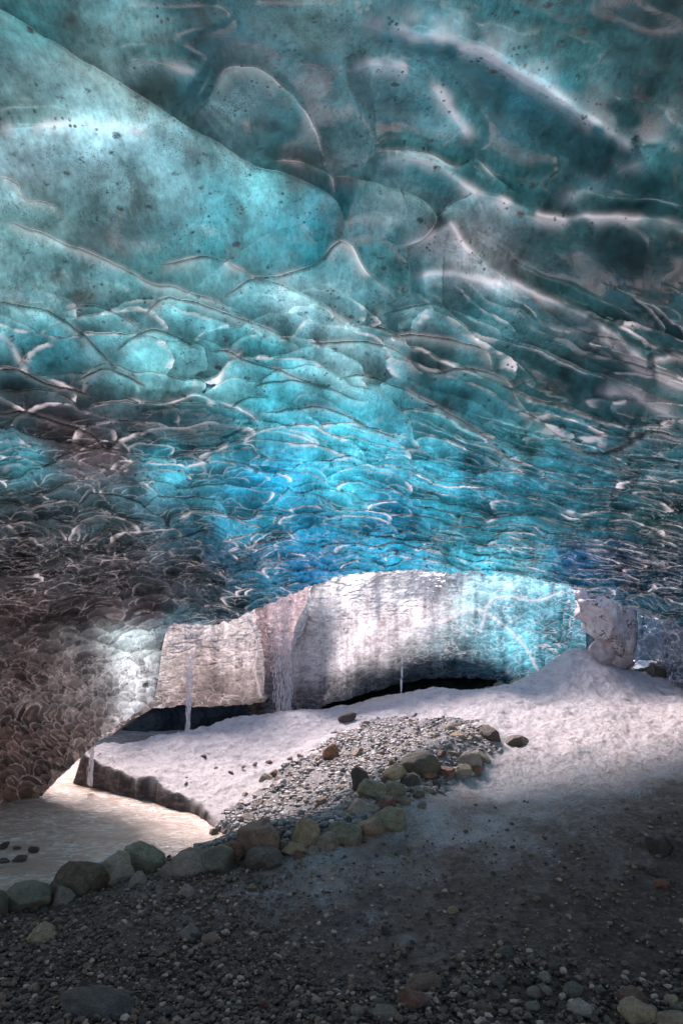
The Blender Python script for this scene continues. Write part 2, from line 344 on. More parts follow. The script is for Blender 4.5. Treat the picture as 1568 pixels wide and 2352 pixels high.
def ceiling():
    # columns and rows of the sheet
    cx = np.concatenate([np.linspace(-700, -30, 60, endpoint=False), np.linspace(-30, 1600, 830, endpoint=False), np.linspace(1600, 2300, 60)])
    # refine around the vertical rim of the left wall
    ry = np.concatenate([np.linspace(-420, -20, 60, endpoint=False), np.linspace(-20, 800, 420, endpoint=False), np.linspace(800, 1450, 520, endpoint=False), np.linspace(1450, 2150, 300)])
    lip = np.interp(cx, LIPX, LIPY) + 5*fbm(cx/22, cx*0, 3, 5)*(cx > 380) + 4*fbm(cx/9, cx*0+3, 2, 6)
    X, Y0 = np.meshgrid(cx, ry, indexing='ij')
    Y = np.minimum(Y0, lip[:, None])
    dup_ = Y0 > lip[:, None]
    # ---- relief
    wx = 34*fbm(X/130, Y/80, 4, 11); wy = 20*fbm(X/110, Y/70, 4, 12)
    wsm = smooth(Y, 500, 900)
    rel = np.zeros_like(X); edge = np.zeros_like(X); ton = np.zeros_like(X)
    Xw = X + 5*fbm(X/60, Y/60, 2, 31); Yw = Y + 5*fbm(X/50, Y/50, 2, 32)
    vis = (X > -200) & (X < 1750)
    for pts, A, wn, wf, wh in FOLDS:
        p = spline(pts, 4)
        pad = 3.2*max(wn, wf)
        bx = (Xw > p[:, 0].min()-pad) & (Xw < p[:, 0].max()+pad) & (Yw > p[:, 1].min()-pad) & (Yw < p[:, 1].max()+pad)
        xs = Xw[bx]; ys = Yw[bx]
        d, al = polyd(xs, ys, p)
        tp = smooth(al, -.001, .16)*smooth(1-al, -.001, .16); soft = wf > 6.5
        dr = np.sqrt(np.maximum(d, 0)**2 + (wn*.14)**2) - wn*.14
        near = np.exp(-dr/wn*1.3)
        fall = np.where(d >= 0, near, np.exp(-(d/wf)**2)*(wf > 6.5))
        # painted shading: rims lightened, the ice behind them darkened
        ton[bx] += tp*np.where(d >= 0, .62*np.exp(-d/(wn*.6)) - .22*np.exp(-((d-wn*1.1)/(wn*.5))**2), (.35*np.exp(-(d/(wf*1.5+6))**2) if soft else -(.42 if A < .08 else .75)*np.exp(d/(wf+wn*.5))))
        soft = wf > 6.5
        if soft: fall = np.where(d >= 0, np.exp(-(d/(wn*1.1))**2), np.exp(-(d/(wf*2.2+8))**2))
        rel[bx] += (.75 if soft else .72)*A*tp*fall
        edge[bx] = np.maximum(edge[bx], wh*tp*np.where(d >= 0, .45*np.exp(-(d/3.0)**2) + .55*np.exp(-(d/(wn*.25))**2), np.exp(-(d/(wf*1.2))**2)*(1. if soft else .25))*smooth(fbm(xs/60, ys/60, 2, 33), -.5, .3))  # pale highlight painted along the fold rim
    # broad undulation
    rel += .016*fbm(X/260 + 3, Y/190, 2, 21) + .0035*fbm(X/120, Y/80, 1, 22)
    rel_big = rel.copy()
    # scallop layers
    sh = .40*np.clip(X-720, 0, None)*smooth(Y, 1400, 700) + .16*np.clip(X-900, 0, None)
    Xs = X + wx; Ys = Y - sh + wy
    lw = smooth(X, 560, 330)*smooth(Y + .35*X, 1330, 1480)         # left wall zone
    hol = smooth(polyd(X, Y, [(300,985),(400,975),(480,980),(575,985)])[0]*0 + np.hypot((X-450)/150, (Y-972)/50) + .45*fbm(X/50, Y/28, 3, 35), .7, 1.15)*.8 + .2
    zM = smooth(Y, 640, 780)*smooth(Y, 1120, 980)*(1-lw)
    zS = smooth(Y, 930, 1080)*smooth(Y, 1330, 1220)*(1-lw)
    zX = smooth(Y, 1180, 1280)*(1-lw)
    rightf = smooth(X, 950, 1400)
    brown = smooth(Y, 1110, 1210)*smooth(X, 590, 400)
    spark = smooth(fbm(X/34 + .01*Y, Y/20, 3, 36), -.28, .25)*(1 - .4*brown)  # breaks the painted rim highlights into glints
    def add(mask, a, b, A, seed, ew=1., **k):
        nonlocal rel, edge
        mask = mask*hol
        m = mask > .002
        v, e, r = scales(a[m], b[m], seed, **k)
        q = mask[m]
        rel[m] += q*A[m]*(v + .25*(r-.5)); ton[m] += q*max(ew, .6)*(1.5*(v-.1) + 1.1*(r-.5)); edge[m] = np.maximum(edge[m], q*e*ew*smooth(np.abs(r-.5), .02, .35)*1.5*(.12 + .88*spark[m]))  # cups painted lighter towards their raised rims, with highlights on the edges
    one = np.ones_like(X)
    add(zM, Xs/(140+70*rightf), Ys/58, .036*one*(1-.3*rightf), 101, .75)
    add(zS, Xs/(74+48*rightf), Ys/30, .022*one, 201, .75)
    add(zX, Xs/(46+26*rightf), Ys/17, .014*one, 301, .75)
    # finer chips riding on the larger scallops of the far ceiling
    add(zX*.8, Xs/17, Ys/8, .0035*one, 351, .3)
    add(zS*.6, Xs/31, Ys/15, .004*one, 352, .3)
    ang = R(38); ca, sa = math.cos(ang), math.sin(ang)
    U = (Xs*ca - Ys*sa); V = (Xs*sa + Ys*ca)
    lw1 = lw*smooth(Y, 1640, 1480); lw2 = lw*smooth(Y, 1470, 1560)
    add(lw1, Xs/31, (Ys+.15*Xs)/16, .014*one, 401, .18)
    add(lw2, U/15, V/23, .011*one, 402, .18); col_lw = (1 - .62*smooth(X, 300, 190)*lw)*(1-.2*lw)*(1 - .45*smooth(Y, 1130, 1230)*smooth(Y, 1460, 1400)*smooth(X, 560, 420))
    big = rel_big; sm = rel - rel_big
    Yd = np.exp(ctps(np.stack([X, Y], -1)/1000)) * (1 - .55*big - .25*sm)
    P = pt(X, Y, Yd)
    form = form_normals(pt(X, Y, np.exp(ctps(np.stack([X, Y], -1)/1000)) * (1 - rel*RELN)))
    deep = normals(pt(X, Y0, np.exp(ctps(np.stack([X, Y0], -1)/1000))))
    flip = np.sign((deep*P).sum(-1, keepdims=True)); deep *= -flip
    # keep the rim line where it was measured; ceiling overhead bends back over the camera
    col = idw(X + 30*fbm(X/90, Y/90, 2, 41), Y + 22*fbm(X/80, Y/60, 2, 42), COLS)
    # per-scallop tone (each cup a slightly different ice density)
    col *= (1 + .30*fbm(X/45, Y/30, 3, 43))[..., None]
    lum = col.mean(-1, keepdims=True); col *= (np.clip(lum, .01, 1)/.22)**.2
    blu = smooth(Y, 1090, 1200)*smooth(X, 420, 560)
    col *= (1 - blu[..., None]*np.array([.1, .22, .34]))
    col *= (np.clip(np.exp(1.25*ton), .3, 2.4)*col_lw)[..., None]*np.array([.97, 1.0, .99])  # painted light and shade of folds and cups goes into the colour
    # rows behind/above: prepend
    rows = 46
    first = P[:, :1, :]
    t = np.linspace(1, 0, rows, endpoint=False)[None, :, None]
    back = first + t*np.array([0, -13.0, 0])[None, None] + np.stack([first[..., 0]*.25*t[..., 0], first[..., 0]*t[..., 0]*0, -1.6*t[..., 0]**2 + .5*fbm(first[..., 0]/1.3 + t[..., 0]*0, t[..., 0]*7 + 0*first[..., 0], 3, 51)*smooth(t[..., 0], 0, .3)], -1)
    back[..., 0] *= 1.0
    P = np.concatenate([back, P], 1)
    cb = np.repeat(col[:, :1], rows, 1); col = np.concatenate([cb, col], 1)
    edge = np.concatenate([np.zeros((len(cx), rows)), edge], 1)
    dd = np.concatenate([np.zeros((len(cx), rows), bool), dup_], 1)
    keep = ~(dd[:-1, :-1] & dd[:-1, 1:] & dd[1:, :-1] & dd[1:, 1:])
    # thickness at the rim: the ice turns up and back from the lip
    nr = 26
    lipP = P[:, -1]
    s = np.linspace(0, 1, nr+1)[1:][None, :, None]
    lx = cx[:, None]
    upw = smooth(lx, 330, 420)
    up = (.24*s[..., 0]*upw + .5*s[..., 0]*(1-upw))
    bk = .9*s[..., 0]*upw + 1.6*s[..., 0]*(1-upw)
    sd_ = -1.2*s[..., 0]*(1-upw)
    nz = 0*fbm(cx[:, None]/20 + 0*s[..., 0], s[..., 0]*9, 3, 61)*s[..., 0]
    curl = lipP[:, None] + np.stack([sd_, bk + nz, up + nz], -1)
    P = np.concatenate([P, curl], 1)
    col = np.concatenate([col, np.repeat(col[:, -1:]*1.0, nr, 1)], 1)
    edge = np.concatenate([edge, np.full((len(cx), nr), .3)], 1)
    keep = np.concatenate([keep, np.ones((len(cx)-1, nr), bool)], 1)
    deep = np.concatenate([np.repeat(deep[:, :1], rows, 1), deep, np.repeat(deep[:, -1:], nr, 1)], 1)
    form = np.concatenate([np.repeat(form[:, :1], rows, 1), form, np.repeat(form[:, -1:], nr, 1)], 1)
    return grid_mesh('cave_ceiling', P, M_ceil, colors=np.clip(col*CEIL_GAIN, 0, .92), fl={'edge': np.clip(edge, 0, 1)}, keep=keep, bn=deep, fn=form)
CEIL_GAIN = .62; RELN = 2.2
ceil = ceiling(); tag(ceil, 'scalloped teal ice ceiling and dark left wall of the glacier cave', kind='structure')

# ================================================================== GROUND
WATER_Z = -2.15
GP = [(-300,2600,2.6),(0,2352,3.6),(784,2352,3.6),(1568,2352,3.6),(1900,2352,3.6),
 (0,2120,5.6),(300,2060,6.0),(600,2000,6.3),(850,1960,6.8),(784,2150,5.1),(1300,2100,5.2),(1568,2100,5.1),
 (950,1900,7.35),(1000,1850,8.1),(1150,1800,8.9),(1400,1800,8.5),(1568,1900,6.4),(1568,1750,9),
 (1200,1700,11),(1400,1650,11.5),(1300,1600,13.4),(1450,1560,14.4),(1568,1620,12.6),(1330,1512,15),(1290,1530,15.2),(1400,1528,15),(1500,1530,15),
 (1230,1560,15.6),(1150,1588,16),(1060,1594,16),(950,1588,16),(870,1615,15.6),(790,1642,15),(700,1645,14.8),(590,1653,14.4),(540,1672,14),(440,1690,13.6),(400,1708,13.2),(330,1720,12.9),(250,1718,12.6),
 (225,1762,11.7),(340,1800,10.7),(450,1850,10.0),(500,1760,11.8),(700,1700,13),
 (900,1690,11.6),(1100,1745,9.8),(1000,1760,9.6),(750,1800,9.9),(600,1900,8.7),(900,1800,9.3),(850,1850,8.4),(720,1920,7.7),(600,1960,7.1)]
gx = [tuple(pt(a, b, c)) for a, b, c in GP]
gx += [(-3,19,-1.9),(0,19,-1.7),(3,19,-1.6),(6,19,-1.2),(9,14,-.3),(10,8,-.9),(7,4,-1.5),(-7,4,-1.75),(0,0,-1.7),(-4,-4,-1.7),(4,-4,-1.7),(0,-10,-1.7),(-8,16,-1.9),(0,24,-1.9),(7,24,-1.6),(12,20,-1)]
gt = TPS([(a, b) for a, b, c in gx], [c for a, b, c in gx], lam=.002)
def wpt(px, py, z):
    p = pt(px, py, 1.0); return p*(z/p[..., 2:3])
SHORE = [wpt(np.array(float(a)), np.array(float(b)), WATER_Z)[:2] for a, b in [(-60,2112),(0,2090),(100,2062),(250,2018),(380,1985),(480,1950),(498,1925),(470,1893),(430,1868),(350,1845),(290,1832),(240,1818)]]
SHORE = [(-9, 5.2)] + [tuple(p) for p in SHORE] + [(-4.55, 12.2), (-4.3, 12.9), (-3.2, 13.9), (-1.8, 15.2), (-.6, 16.4), (-.6, 25), (-14, 25), (-14, 5)]
SH = np.array(SHORE)
def inside(x, y):
    c = np.zeros(np.shape(x), bool); n = len(SH)
    for k in range(n):
        x1, y1 = SH[k]; x2, y2 = SH[(k+1) % n]
        cr = ((y1 > y) != (y2 > y)) & (x < (x2-x1)*(y-y1)/(y2-y1+1e-12) + x1); c ^= cr
    return c
def shore_d(x, y):
    d, _ = polyd(x, y, np.vstack([SH, SH[:1]])); d = np.abs(d); return np.where(inside(x, y), -d, d)
RUB = np.array([wpt(np.array(a*1.), np.array(b*1.), z)[:2] for a, b, z in [(470,1895,-2.05),(560,1830,-1.9),(700,1745,-1.65),(850,1655,-1.25),(930,1650,-1.2),(1110,1700,-1.35),(1115,1760,-1.45),(960,1860,-1.7),(900,1900,-1.72),(700,1960,-1.8),(500,1960,-2.0)]])
def in_poly(x, y, P):
    c = np.zeros(np.shape(x), bool)
    for k in range(len(P)):
        x1, y1 = P[k]; x2, y2 = P[(k+1) % len(P)]
        c ^= ((y1 > y) != (y2 > y)) & (x < (x2-x1)*(y-y1)/(y2-y1+1e-12) + x1)
    return c
PEAK = pt(1322, 1512, 14.3)[:2]
RIDGE = np.array([wpt(np.array(a*1.), np.array(b*1.), z)[:2] for a, b, z in [(620,1955,-1.95),(720,1925,-1.8),(850,1870,-1.7),(900,1800,-1.62),(1000,1745,-1.45),(1080,1720,-1.4)]])
def gz(x, y, detail=True):
    x = np.asarray(x, float); y = np.asarray(y, float)
    z = gt(np.stack([x, y], -1))
    pk = PEAK; z = z + .30*np.exp(-np.hypot((x-pk[0])/.55, (y-pk[1])/.9)**1.5) + .10*np.exp(-np.hypot((x-pk[0]-1.3)/.6, (y-pk[1])/.8)**2)
    rd, _ = polyd(x, y, RIDGE); z = z + .20*np.exp(-(rd/.55)**2)
    if detail:
        fr = smooth(y, 8.5, 11)
        z = z + (.05 + .05*fr)*fbm(x*1.3, y*1.0, 4, 71) + .018*fbm(x*6, y*4, 3, 72) + fr*.06*(.5-np.abs(fbm(x*2.4+.3*y, y*1.6, 4, 74)))
    s = shore_d(x, y) + .07*fbm(x*2.5, y*2.5, 3, 73)
    cliff = smooth(y, 8.4, 9.6)
    wd = .55*(1-cliff) + .13*cliff
    k = smooth(s, -wd*.6, wd*.7)
    return (-2.6)*(1-k) + z*k

def dirt_map(x, y):
    """0 = clean snowy ice, 1 = dark gravel: where sediment lies on the ice"""
    n = fbm(x*.9, y*.7, 4, 81); n2 = fbm(x*4, y*2.6, 3, 82)
    # boundary runs from the boulder row up to the right
    lim = 8.3 + .14*np.clip(x, 0, 9) - .5*np.exp(-((x-1)/1.5)**2)*1.2
    d = smooth(lim + 1.8*n + 1.0*n2 - y, -2.8, 4.6)
    return d

def ground():
    ys = np.concatenate([np.linspace(-14, 2.4, 40, endpoint=False), 2.4*np.exp(np.linspace(0, math.log(26/2.4), 760))])
    ss = np.concatenate([np.linspace(-2.2, -.66, 60, endpoint=False), np.linspace(-.66, .66, 700, endpoint=False), np.linspace(.66, 2.2, 60)])
    S, Yg = np.meshgrid(ss, ys, indexing='ij')
    X = S*(np.maximum(Yg, 2.4)*1.0 + 1.0)
    X = np.where(Yg < 2.4, S*3.4*(1+(2.4-Yg)*.2), X)
    Z = gz(X, Yg)
    far = smooth(Yg, 7, 10)
    # wind-carved snow crust / pebbly relief
    n = fbm(X*9, Yg*6, 3, 91); n2 = fbm(X*26, Yg*18, 2, 92); n3 = fbm(X*3, Yg*2.2 + X, 3, 95)
    Z += (.020*np.abs(n) + .010*n2 + .03*np.maximum(n3, 0) + far*.05*(.5-np.abs(fbm(X*4.5 + Yg, Yg*3.0, 3, 97)))) * (.5 + .5*far) * (shore_d(X, Yg) > 0)
    # lumps of the mound at the right
    P = np.stack([X, Yg, Z], -1)
    d = dirt_map(X, Yg)
    s = shore_d(X, Yg)
    d = np.maximum(d, smooth(s, .10, -.25)*smooth(Yg, 9, 9.5)*.0)
    rub = in_poly(X + .5*fbm(X*2, Yg*2, 4, 93), Yg + .8*fbm(X*2, Yg*2, 4, 94), RUB).astype(float)
    bank = smooth(s + .05*fbm(X*4, Yg*4, 3, 96), .13, .05)*smooth(Yg, 8.9, 9.5)
    return grid_mesh('ground', P, M_ground, fl={'dirt': np.clip(d, 0, 1), 'rubble': rub, 'bank': bank})

def ground_mat():
    t = NT('dirty_ice_and_gravel'); co = t.coord()
    dirt = t.attr('dirt').outputs['Fac']; rub = t.attr('rubble').outputs['Fac']; bank = t.attr('bank').outputs['Fac']
    st = t.coord((1, .55, 1), rot=(0, 0, .35))
    n1 = t.noise(st, 5, 8, .7, .3); n2 = t.noise(co, 38, 5, .7); n3 = t.noise(st, 1.3, 5, .6, .5)
    snow = t.ramp(n1, [(.30, (.50, .41, .415)), (.42, (.74, .65, .66)), (.55, (.86, .79, .80)), (1, (.90, .85, .86))])
    snow = t.mix(t.ramp(n2, [(.30, .8), (.44, 0)]), snow, (.26, .20, .20))
    n4 = t.noise(st, 17, 7, .75); snow = t.mix(t.ramp(n4, [(.34, .6), (.45, 0)]), snow, (.40, .31, .31))
    grav = t.ramp(n2, [(.25, (.042, .020, .013)), (.5, (.135, .073, .049)), (.75, (.27, .165, .118))])
    grav = t.mix(t.ramp(n3, [(.45, 0), (.75, .6)]), grav, (.16, .10, .078))
    icep = t.ramp(n1, [(.43, 0), (.60, .85)])
    mid = t.mix(icep, t.mix(.5, grav, (.34, .225, .19)), (.66, .50, .45))
    patch = t.ramp(dirt, [(0.50, 1), (1.0, 0)])
    gcol = t.mix(t.math('MULTIPLY', patch, 1.0), grav, mid)
    dsel = t.math('ADD', dirt, t.math('MULTIPLY', t.math('SUBTRACT', n1, .5), 2.0))
    dsel = t.math('ADD', dsel, t.math('MULTIPLY', t.math('SUBTRACT', n2, .5), 1.6))
    f = t.ramp(dsel, [(.22, 0), (.62, 1)])
    col = t.mix(f, snow, gcol)
    rc = t.ramp(n2, [(.3, (.13, .115, .118)), (.6, (.34, .30, .305)), (.8, (.5, .45, .45))])
    col = t.mix(t.math('MULTIPLY', rub, .85), col, rc)
    bc = t.ramp(t.noise(t.coord((1, 1, 5)), 4, 5, .6), [(.3, (.05, .04, .04)), (.55, (.16, .13, .13)), (.75, (.5, .4, .4))])
    col = t.mix(bank, col, bc)
    b = t.bump(n1, 1, .14); b = t.bump(n4, .9, .05, b); b = t.bump(n2, .9, .035, b); b = t.bump(t.noise(co, 120, 3, .6), .6, .008, b)
    p = t.n('ShaderNodeBsdfPrincipled'); t.l(col, p.inputs['Base Color']); t.l(b, p.inputs['Normal'])
    t.l(t.ramp(t.noise(co, 14, 4), [(.35, .35), (.6, .8)]), p.inputs['Roughness']); p.inputs['IOR'].default_value = 1.4
    t.l(p.outputs[0], t.out.inputs[0]); return t.m
M_ground = ground_mat()
gr = ground(); tag(gr, 'dark gravel rising to pale dirty ice and a snowy bank', kind='structure')

# water
def water_mat():
    t = NT('silty_meltwater'); co = t.coord((1, 1.9, 1), rot=(0, 0, -.25))
    n1 = t.noise(co, 1.6, 6, .62, .8); n2 = t.noise(co, 7, 5, .65, .5)
    base = t.ramp(n1, [(.3, (.50, .34, .26)), (.6, (.66, .49, .39)), (.8, (.74, .60, .51))])
    foam = t.math('MULTIPLY', t.ramp(n2, [(.50, 0), (.60, 1)]), t.ramp(t.noise(co, .8, 4, .65), [(.42, 0), (.56, 1)]))
    foam = t.math('MULTIPLY', foam, .85)
    col = t.mix(foam, base, (.80, .74, .70))
    b = t.bump(n1, .7, .08); b = t.bump(n2, .8, .035, b)
    p = t.n('ShaderNodeBsdfPrincipled'); t.l(col, p.inputs['Base Color']); t.l(b, p.inputs['Normal'])
    t.l(t.ramp(foam, [(0, .16), (1, .6)]), p.inputs['Roughness']); p.inputs['IOR'].default_value = 1.33
    t.l(p.outputs[0], t.out.inputs[0]); return t.m
xs = np.linspace(-13, .2, 380); ys = np.linspace(4.5, 25, 520); X, Yy = np.meshgrid(xs, ys, indexing='ij')
Z = WATER_Z + .022*fbm(X*2.2 + Yy*.5, Yy*3.5, 4, 111) + .012*np.abs(fbm(X*7, Yy*9, 3, 112))
wat = grid_mesh('river_water', np.stack([X, Yy, Z], -1), water_mat()); tag(wat, 'silty tan meltwater stream with white ripples', kind='structure')

# ================================================================== BACK WALLS
def wall(name, x0, x1, top, bot, depth, cols, label, seed, scal=(26, 16, .012), nx=None, roof=3.0, gain=1.0, layer=.004, mat=None, under=.0, cliffs=(), ny=300, blur=40, leanL=None, leanR=None):
    nx = nx or int((x1-x0)*.9)
    cx = np.linspace(x0, x1, nx)
    tp = np.interp(cx, *zip(*top)); bt = np.interp(cx, *zip(*bot)) + 4*fbm(cx/18, cx*0, 3, seed)
    v = np.linspace(0, 1, ny)
    Y = tp[:, None]*(1-v) + bt[:, None]*v; X = np.repeat(cx[:, None], ny, 1)
    u = (X-x0)/(x1-x0); X = X + 5*fbm(Y/30, Y*0, 4, seed+20)
    if leanL: X = X + np.interp(Y, *zip(*leanL))*np.clip(1-u*2.5, 0, 1)**1.5
    if leanR: X = X + np.interp(Y, *zip(*leanR))*np.clip(u*2.5-1.5, 0, 1)**1.5
    td = TPS([(a/1000, b/1000) for a, b, c in depth], [math.log(c) for a, b, c in depth], lam=1e-5)
    D = np.exp(td(np.stack([X, Y], -1)/1000))
    vein = np.abs(fbm((X+.3*Y)/24 + .6*fbm(X/40, Y/40, 2, seed+15), (Y-.2*X)/13, 3, seed+12))
    rel = .012*fbm(X/70, Y/50, 4, seed+1) + .0012*(1-2*vein) + .024*fbm(X/42, Y/190, 3, seed+14)
    e_all = np.zeros_like(X)
    sx, sy, A = scal
    if A:
        val, e, r = scales((X+8*fbm(X/40, Y/40, 2, seed+5))/sx, (Y+8*fbm(X/40, Y/40, 2, seed+6))/sy, seed+2); tone_v = val; rel += A*.3*val*smooth(fbm(X/60, Y/45, 2, seed+13), -.5, .4); e_all = np.maximum(e*(.3 + .1*smooth(X, 1060, 1180)), .9*smooth(vein, .10, .0)*smooth(fbm(X/50, Y/40, 2, seed+16), -.6, .2))
        val, e, r = scales(X/(sx*.45)+9, (Y+.3*X)/(sy*.45), seed+9); rel += A*.12*val
    rel += layer*.3*fbm(X/60, Y/7, 3, seed+3)
    for p, a, wn, wf in cliffs:
        d, al = polyd(X + 4*fbm(X/14, Y/14, 3, seed+8), Y, spline(p, 4)); rel += a*np.where(d >= 0, np.exp(-d/wn), np.exp(-(d/wf)**2))
        e_all = np.maximum(e_all, .8*np.exp(-(d/4)**2))
    fnw = form_normals(pt(X, Y, D*(1 - 1.1*rel)))
    D = D*(1 - .4*rel)
    P = pt(X, Y, D)
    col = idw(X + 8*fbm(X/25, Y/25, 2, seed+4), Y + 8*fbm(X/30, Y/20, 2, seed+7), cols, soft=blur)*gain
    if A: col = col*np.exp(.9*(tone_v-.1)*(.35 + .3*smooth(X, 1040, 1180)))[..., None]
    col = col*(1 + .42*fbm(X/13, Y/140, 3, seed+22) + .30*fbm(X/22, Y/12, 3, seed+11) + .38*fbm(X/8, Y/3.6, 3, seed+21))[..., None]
    # underside runs back from the foot and forms the roof of the dark hollow; top turns back
    k = 14
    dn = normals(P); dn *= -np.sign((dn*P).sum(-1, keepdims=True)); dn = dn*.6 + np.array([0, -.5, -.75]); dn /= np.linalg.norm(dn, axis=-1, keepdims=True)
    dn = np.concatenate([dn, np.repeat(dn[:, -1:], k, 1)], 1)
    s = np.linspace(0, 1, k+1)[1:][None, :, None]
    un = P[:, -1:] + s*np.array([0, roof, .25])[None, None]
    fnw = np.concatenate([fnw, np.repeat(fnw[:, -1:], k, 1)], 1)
    P = np.concatenate([P, un], 1); col = np.concatenate([col, np.repeat(np.minimum(col[:, -1:], .03), k, 1)], 1)  # underside coloured near black, as shade of the hollow
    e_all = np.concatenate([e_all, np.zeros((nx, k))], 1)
    return tag(grid_mesh(name, P, mat or M_block, colors=np.clip(col, 0, .9), fl={'edge': e_all}, bn=dn, fn=fnw), label, 'ice wall', 'sunlit ice walls behind the cave ceiling')

CB = [(270,1460,190,205,200),(340,1540,200,205,200),(400,1470,215,205,202),(400,1560,150,136,132),(430,1600,120,105,105),(480,1500,145,128,122),(520,1460,215,212,210),(560,1500,215,205,205),(500,1570,95,82,78),(560,1560,160,150,146),(590,1520,130,118,115),(400,1650,45,40,40),(500,1650,40,36,37),(580,1640,60,52,52),(300,1660,70,62,60)]
wall('ice_wall', 225, 606, [(225,1385),(450,1390),(606,1340)], [(225,1705),(250,1690),(300,1655),(355,1625),(430,1622),(520,1622),(606,1612)],
     [(225,1400,14.8),(400,1400,15.2),(606,1380,16.0),(225,1700,15.3),(400,1600,15.3),(430,1690,16.2),(606,1500,15.9),(606,1650,16.8),(500,1550,15.4)], CB,
     'pale ribbed ice wall between the scalloped left wall and the wet dark cleft', 500, scal=(30, 17, .016), leanR=[(1380,-26),(1450,-12),(1530,2),(1650,6)], cliffs=[([(575,1430),(590,1480),(585,1540),(600,1600)], .02, 30, 3)])
CG = [(640,1400,175,155,158),(600,1450,95,80,80),(640,1480,150,128,134),(600,1560,80,66,68),(650,1560,140,118,124),(690,1450,170,155,158),(640,1640,95,80,84),(690,1600,120,104,108)]
wall('ice_cleft', 572, 740, [(572,1330),(740,1290)], [(572,1648),(740,1648)],
     [(600,1340,17.2),(712,1340,17.2),(600,1650,17.4),(712,1650,17.4),(650,1500,17.8)], CG,
     'dark wet ice cleft streaming with droplets between two pale walls', 540, scal=(7, 5, .008), layer=.008)
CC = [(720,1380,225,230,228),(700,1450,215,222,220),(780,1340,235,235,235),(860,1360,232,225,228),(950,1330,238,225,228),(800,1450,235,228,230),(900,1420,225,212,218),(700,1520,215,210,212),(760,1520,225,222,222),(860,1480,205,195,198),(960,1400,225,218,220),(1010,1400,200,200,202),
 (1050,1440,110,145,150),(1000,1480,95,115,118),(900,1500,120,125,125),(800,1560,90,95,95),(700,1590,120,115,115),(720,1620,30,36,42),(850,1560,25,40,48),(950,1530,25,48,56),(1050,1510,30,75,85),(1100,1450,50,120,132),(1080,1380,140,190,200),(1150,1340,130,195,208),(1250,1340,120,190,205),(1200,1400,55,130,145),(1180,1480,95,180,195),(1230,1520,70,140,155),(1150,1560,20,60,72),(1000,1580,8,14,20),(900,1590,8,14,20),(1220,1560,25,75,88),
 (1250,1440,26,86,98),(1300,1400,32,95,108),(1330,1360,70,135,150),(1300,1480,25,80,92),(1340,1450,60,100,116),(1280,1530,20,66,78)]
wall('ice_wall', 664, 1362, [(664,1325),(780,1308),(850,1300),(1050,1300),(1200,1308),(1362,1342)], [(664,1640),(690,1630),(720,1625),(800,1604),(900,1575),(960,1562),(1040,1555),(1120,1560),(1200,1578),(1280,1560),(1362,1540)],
     [(664,1300,16.6),(664,1500,16.4),(664,1640,17.4),(800,1300,16.6),(800,1450,16.2),(800,1600,17.8),(950,1300,16.6),(950,1420,16.0),(950,1560,18.4),(1050,1320,15.5),(1050,1420,15.8),(1080,1540,18.5),
      (1150,1320,15.2),(1180,1450,16.0),(1150,1570,18.2),(1250,1340,16.0),(1250,1450,16.7),(1240,1560,17.3),(1362,1350,16.4),(1362,1540,17.3),(1220,1510,16.6)], CC,
     'broad bulging ice wall turning from white to cyan above the dark hollow', 580, scal=(24, 13, .012), layer=.007, gain=1.25, leanL=[(1300,52),(1380,40),(1440,12),(1500,4),(1600,4),(1650,14)],
     cliffs=[([(690,1650),(672,1560),(676,1480),(700,1440),(708,1380),(720,1330)], .03, 60, 4), ([(1010,1430),(1100,1400),(1200,1480),(1245,1560)], -.02, 60, 40),
             ([(1105,1440),(1125,1380),(1170,1370),(1230,1380),(1290,1360)], -.012, 30, 5)], ny=380)
CE = [(1370,1400,150,160,180),(1440,1430,90,130,150),(1450,1500,90,105,125),(1500,1450,40,75,95),(1520,1520,60,75,92),(1560,1480,40,60,75),(1480,1560,30,38,46),(1540,1600,45,52,62),(1700,1600,25,35,42),(2200,1700,20,28,35),(1420,1550,30,32,38)]
wall('ice_wall', 1345, 2300, [(1345,1330),(1450,1370),(1568,1410),(2300,1690)], [(1345,1560),(1450,1570),(1520,1640),(1568,1680),(1800,1760),(2300,2000)],
     [(1345,1350,16.3),(1345,1540,17.2),(1450,1380,15.2),(1450,1550,16.4),(1568,1420,12.2),(1568,1660,13.0),(1800,1600,10.5),(2300,1700,8),(2300,1990,8)], CE,
     'slate blue scalloped ice wall at the right edge', 620, scal=(15, 28, .02), nx=420, cliffs=[([(1425,1540),(1440,1460),(1455,1400)], .02, 30, 3)])
# back of the hollow: its shade is put into a near black colour
Mdark = NT('shade_black_ice'); _p = Mdark.n('ShaderNodeBsdfPrincipled'); _p.inputs['Base Color'].default_value = (.012, .016, .022, 1); _p.inputs['Roughness'].default_value = .6
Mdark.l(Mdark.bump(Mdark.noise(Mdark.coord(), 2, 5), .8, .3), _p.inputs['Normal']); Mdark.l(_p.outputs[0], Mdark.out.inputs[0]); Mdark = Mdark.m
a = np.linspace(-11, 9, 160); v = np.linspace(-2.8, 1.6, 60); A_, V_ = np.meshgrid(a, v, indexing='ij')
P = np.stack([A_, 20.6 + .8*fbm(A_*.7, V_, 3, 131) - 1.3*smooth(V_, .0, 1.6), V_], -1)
tag(grid_mesh('cave_hollow', P, Mdark), 'shade-painted black back wall of the low hollow under the ice walls', kind='structure')

exec_parts = []
